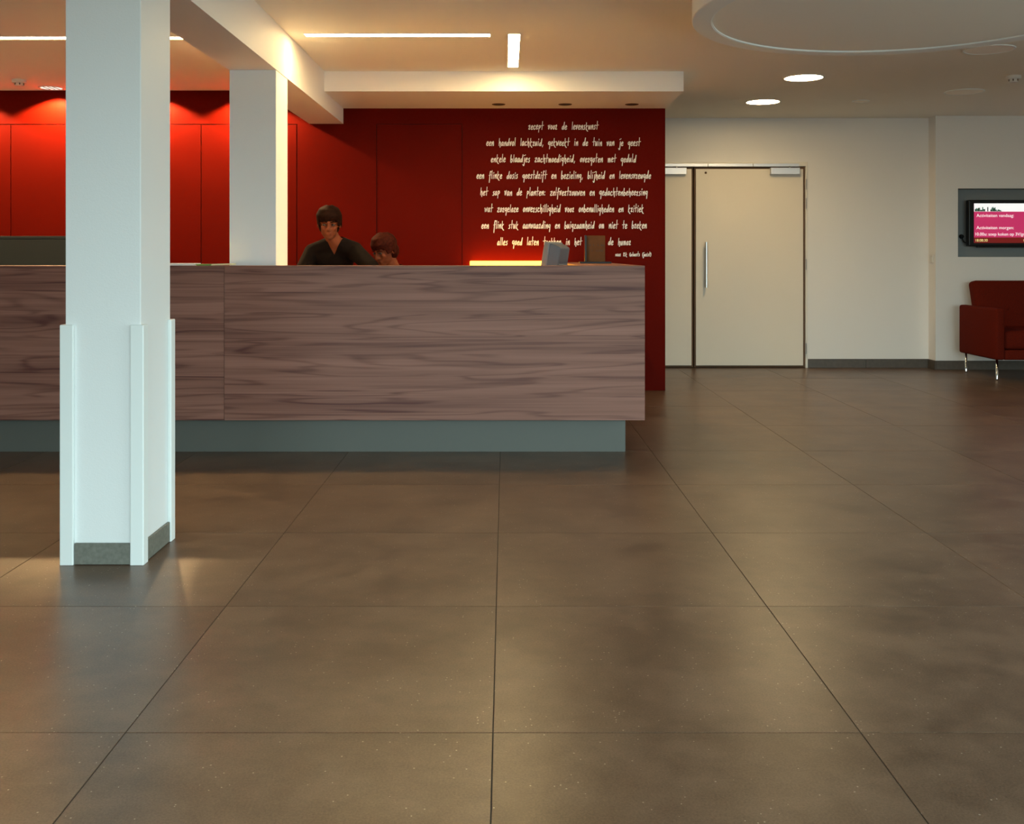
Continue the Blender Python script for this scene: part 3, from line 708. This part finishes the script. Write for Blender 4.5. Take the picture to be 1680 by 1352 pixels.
def head(bm, c, yaw, pitch):
    rot = Matrix.Rotation(yaw, 3, 'Z') @ Matrix.Rotation(pitch, 3, 'X')      # face looks along local -Y
    def P(x, y, z): return Vector(c) + rot @ Vector((x, y, z))
    ball(bm, P(0, .012, .03), 1, (.076, .093, .088), rot)
    ball(bm, P(0, -.018, -.035), 1, (.060, .068, .078), rot)
    ball(bm, P(0, -.055, -.088), 1, (.030, .026, .022), rot)                  # chin
    ball(bm, P(0, -.074, .022), 1, (.050, .016, .012), rot)                   # brow
    for s in (-1, 1):
        ball(bm, P(s * .037, -.062, -.022), 1, (.021, .018, .022), rot)       # cheeks
        ball(bm, P(s * .076, .010, -.008), 1, (.010, .018, .030), rot)        # ears
    limb(bm, [P(0, -.082, .010), P(0, -.094, -.018), P(0, -.100, -.030)], [.009, .011, .012])   # nose
    for s in (-1, 1): ball(bm, P(s * .011, -.090, -.034), .008)
    ball(bm, P(0, -.080, -.058), 1, (.024, .010, .005), rot); ball(bm, P(0, -.078, -.068), 1, (.021, .010, .006), rot)
    return P, rot
def person(label, J, yaw, pitch, hairmat, topmat, vneck):
    root = tag(empty('person', (J['pelvis'][0], J['pelvis'][1], 0)), label, 'person', 'people behind the counter')
    inv = Matrix.Translation((-J['pelvis'][0], -J['pelvis'][1], 0))
    J = {k: Vector(v) - Vector((root.location.x, root.location.y, 0)) for k, v in J.items()}
    b = Blob(); P, rot = head(b, J['head'], yaw, pitch)
    limb(b, [J['neck'], J['head'] + rot @ Vector((0, .02, -.06))], [.056, .050])
    def trunk(b, g):
        limb(b, [J['pelvis'], J['waist']], [.125 + g, .112 + g], (1.2, .82, 1)); limb(b, [J['waist'], J['chest']], [.112 + g, .125 + g], (1.2, .82, 1))
        limb(b, [J['chest'], J['neck']], [.118 + g, .060 + g], (1.1, .8, .9))
        limb(b, [J['sh_r'], J['neck'], J['sh_l']], [.058 + g, .052 + g, .058 + g])
    def arm(b, s, g, full):
        limb(b, [J['sh_' + s], J['el_' + s]], [.056 + g, .043 + g]); limb(b, [J['el_' + s], J['wr_' + s]], [.043 + g, (.030 if full else .034) + g])
    def leg(b, s, g):
        limb(b, [J['hip_' + s], J['kn_' + s]], [.088 + g, .060 + g]); limb(b, [J['kn_' + s], J['an_' + s]], [.060 + g, .040 + g])
    trunk(b, 0)
    for s in 'rl':
        arm(b, s, 0, True); leg(b, s, 0)
        hand(b, J['wr_' + s], (J['hand_' + s] - J['wr_' + s]))
        limb(b, [J['an_' + s], J['an_' + s] + Vector((0, -.02, -.03)), J['an_' + s] + Vector((0, -.16, -.045))], [.042, .042, .032])
    body = fuse(b, .0065, 'body', 'skin', root, 3)
    nk = J['neck']; ch = J['chest']; fd = Vector((math.sin(yaw), -math.cos(yaw), 0))
    b = Blob(); trunk(b, .012)
    for s in 'rl': arm(b, s, .012, False)
    def cut(co):
        d = co - nk
        if co.z > nk.z + .045: return True
        f = d.dot(Vector((0, -1, 0)))
        depth = .085 if vneck else .03
        return f > 0 and co.z > nk.z - depth + abs(d.x) * (2.0 if vneck else .6) and abs(d.x) < .075
    dp, sl = (.085, 2.0) if vneck else (.03, .6); zc = nk.z + .045
    vp = Vector((nk.x, nk.y, nk.z - dp))
    fuse(b, .010, 'sweater', topmat, root, 4, cut, [(vp, (-sl, 0, 1)), (vp, (sl, 0, 1)), ((0, 0, zc), (0, 0, 1)), (nk, (0, 1, 0)), ((nk.x - .075, 0, 0), (1, 0, 0)), ((nk.x + .075, 0, 0), (1, 0, 0))])
    b = Blob(); limb(b, [J['pelvis'] + Vector((0, 0, .04)), J['pelvis']], [.128, .135], (1.2, .85, .9))
    for s in 'rl': leg(b, s, .012)
    fuse(b, .012, 'trousers', 'trousers', root, 4)
    for s in 'rl':
        b = Blob(); a = J['an_' + s]
        limb(b, [a + Vector((0, .02, -.035)), a + Vector((0, -.17, -.045))], [.048, .038], (1, 1, .75)); fuse(b, .010, 'shoe', 'black', root, 3, lambda co: False)
    # hair: thick cap with a fringe, cut open over the face
    b = Blob()
    ball(b, P(0, .020, .038), 1, (.085, .102, .090), rot); ball(b, P(0, .045, -.02), 1, (.080, .072, .080), rot)
    rh = random.Random(11)
    for k in range(21):
        a = R(-110 + k * 11); x = math.sin(a) * .080; y = -math.cos(a) * .092 + .010
        ln = (.048 if abs(a) < .9 else .085) + rh.uniform(-.012, .012)
        limb(b, [P(x * .25, y * .25 + .01, .122), P(x * .75, y * .80, .100), P(x * 1.0, y * 1.0, .062), P(x * 1.0 + rh.uniform(-.008, .008), y * 1.0, .070 - ln)], [.012, .013, .013, .006])
    inv_r = rot.inverted(); hc = J['head'].copy()
    def hcut(co):
        q = inv_r @ (co - hc)
        return q.y < -.02 and q.z < .018 and abs(q.x) < .064
    fuse(b, .0065, 'hair', hairmat, root, 3, hcut, [(hc + rot @ Vector((0, 0, .018)), rot @ Vector((0, 0, 1))), (hc + rot @ Vector((0, -.02, 0)), rot @ Vector((0, 1, 0))), (hc + rot @ Vector((.064, 0, 0)), rot @ Vector((1, 0, 0))), (hc + rot @ Vector((-.064, 0, 0)), rot @ Vector((1, 0, 0)))])
    for s in (-1, 1):
        b = BM(); ball(b, P(s * .031, -.0775, .002), 1, (.014, .008, .007), rot); obj('eye', b, 'eye', body, smooth=True)
    for s in (-1, 1):
        b = BM(); limb(b, [P(s * .015, -.088, .022), P(s * .034, -.086, .027), P(s * .050, -.074, .021)], [.004, .005, .003]); obj('eyebrow', b, hairmat, body)
    return root
person('person with dark hair in a black v-neck top, bending over behind the counter', dict(
    pelvis=(-1.30, 7.78, .93), waist=(-1.29, 7.63, 1.03), chest=(-1.25, 7.44, 1.155), neck=(-1.225, 7.37, 1.255), head=(-1.256, 7.30, 1.392),
    sh_r=(-1.395, 7.43, 1.185), el_r=(-1.47, 7.22, .98), wr_r=(-1.30, 7.00, .81), hand_r=(-1.22, 6.90, .785),
    sh_l=(-1.09, 7.38, 1.198), el_l=(-.935, 7.18, 1.085), wr_l=(-.86, 6.99, .85), hand_l=(-.84, 6.88, .785),
    hip_r=(-1.39, 7.80, .89), kn_r=(-1.40, 7.74, .48), an_r=(-1.40, 7.84, .085), hip_l=(-1.21, 7.80, .89), kn_l=(-1.20, 7.72, .48), an_l=(-1.20, 7.82, .085)),
    R(8), R(10), 'hair', 'sweater', True)
person('person with reddish hair sitting low behind the counter, looking down', dict(
    pelvis=(-.80, 7.72, .56), waist=(-.80, 7.70, .72), chest=(-.81, 7.64, .92), neck=(-.83, 7.60, 1.055), head=(-.890, 7.545, 1.206),
    sh_r=(-.99, 7.58, .985), el_r=(-1.03, 7.36, .80), wr_r=(-.95, 7.12, .79), hand_r=(-.90, 7.02, .785),
    sh_l=(-.65, 7.64, .985), el_l=(-.58, 7.40, .80), wr_l=(-.66, 7.14, .79), hand_l=(-.69, 7.02, .785),
    hip_r=(-.89, 7.70, .54), kn_r=(-.92, 7.28, .53), an_r=(-.92, 7.33, .085), hip_l=(-.71, 7.70, .54), kn_l=(-.68, 7.28, .53), an_l=(-.68, 7.33, .085)),
    R(-38), R(22), 'hair2', 'shirt', False)
oc = tag(empty('office_chair', (-.80, 7.74, 0)), 'black office chair under the seated person', 'chair')
soft('seat', (-.23, .23, -.24, .22, .36, .43), .03, oc, mat='blackmatte'); soft('backrest', (-.20, .20, .20, .25, .50, .90), .02, oc, mat='blackmatte')
b = BM(); tube(b, [(0, 0, .06), (0, 0, .36)], .025, 12); obj('post', b, 'steel', oc)
b = BM(); tube(b, [(0, .10, .37), (0, .26, .38), (0, .265, .62)], .014, 8); obj('back_bar', b, 'steel', oc)
for k in range(5):
    a = k * 2 * math.pi / 5; l_ = BM(); tube(l_, [(0, 0, .075), (.26 * math.cos(a), .26 * math.sin(a), .06)], .016, 8); lg = obj('base_leg', l_, 'steel', oc)
    c_ = BM(); ball(c_, (.26 * math.cos(a), .26 * math.sin(a), .028), .028); obj('castor', c_, 'black', lg)
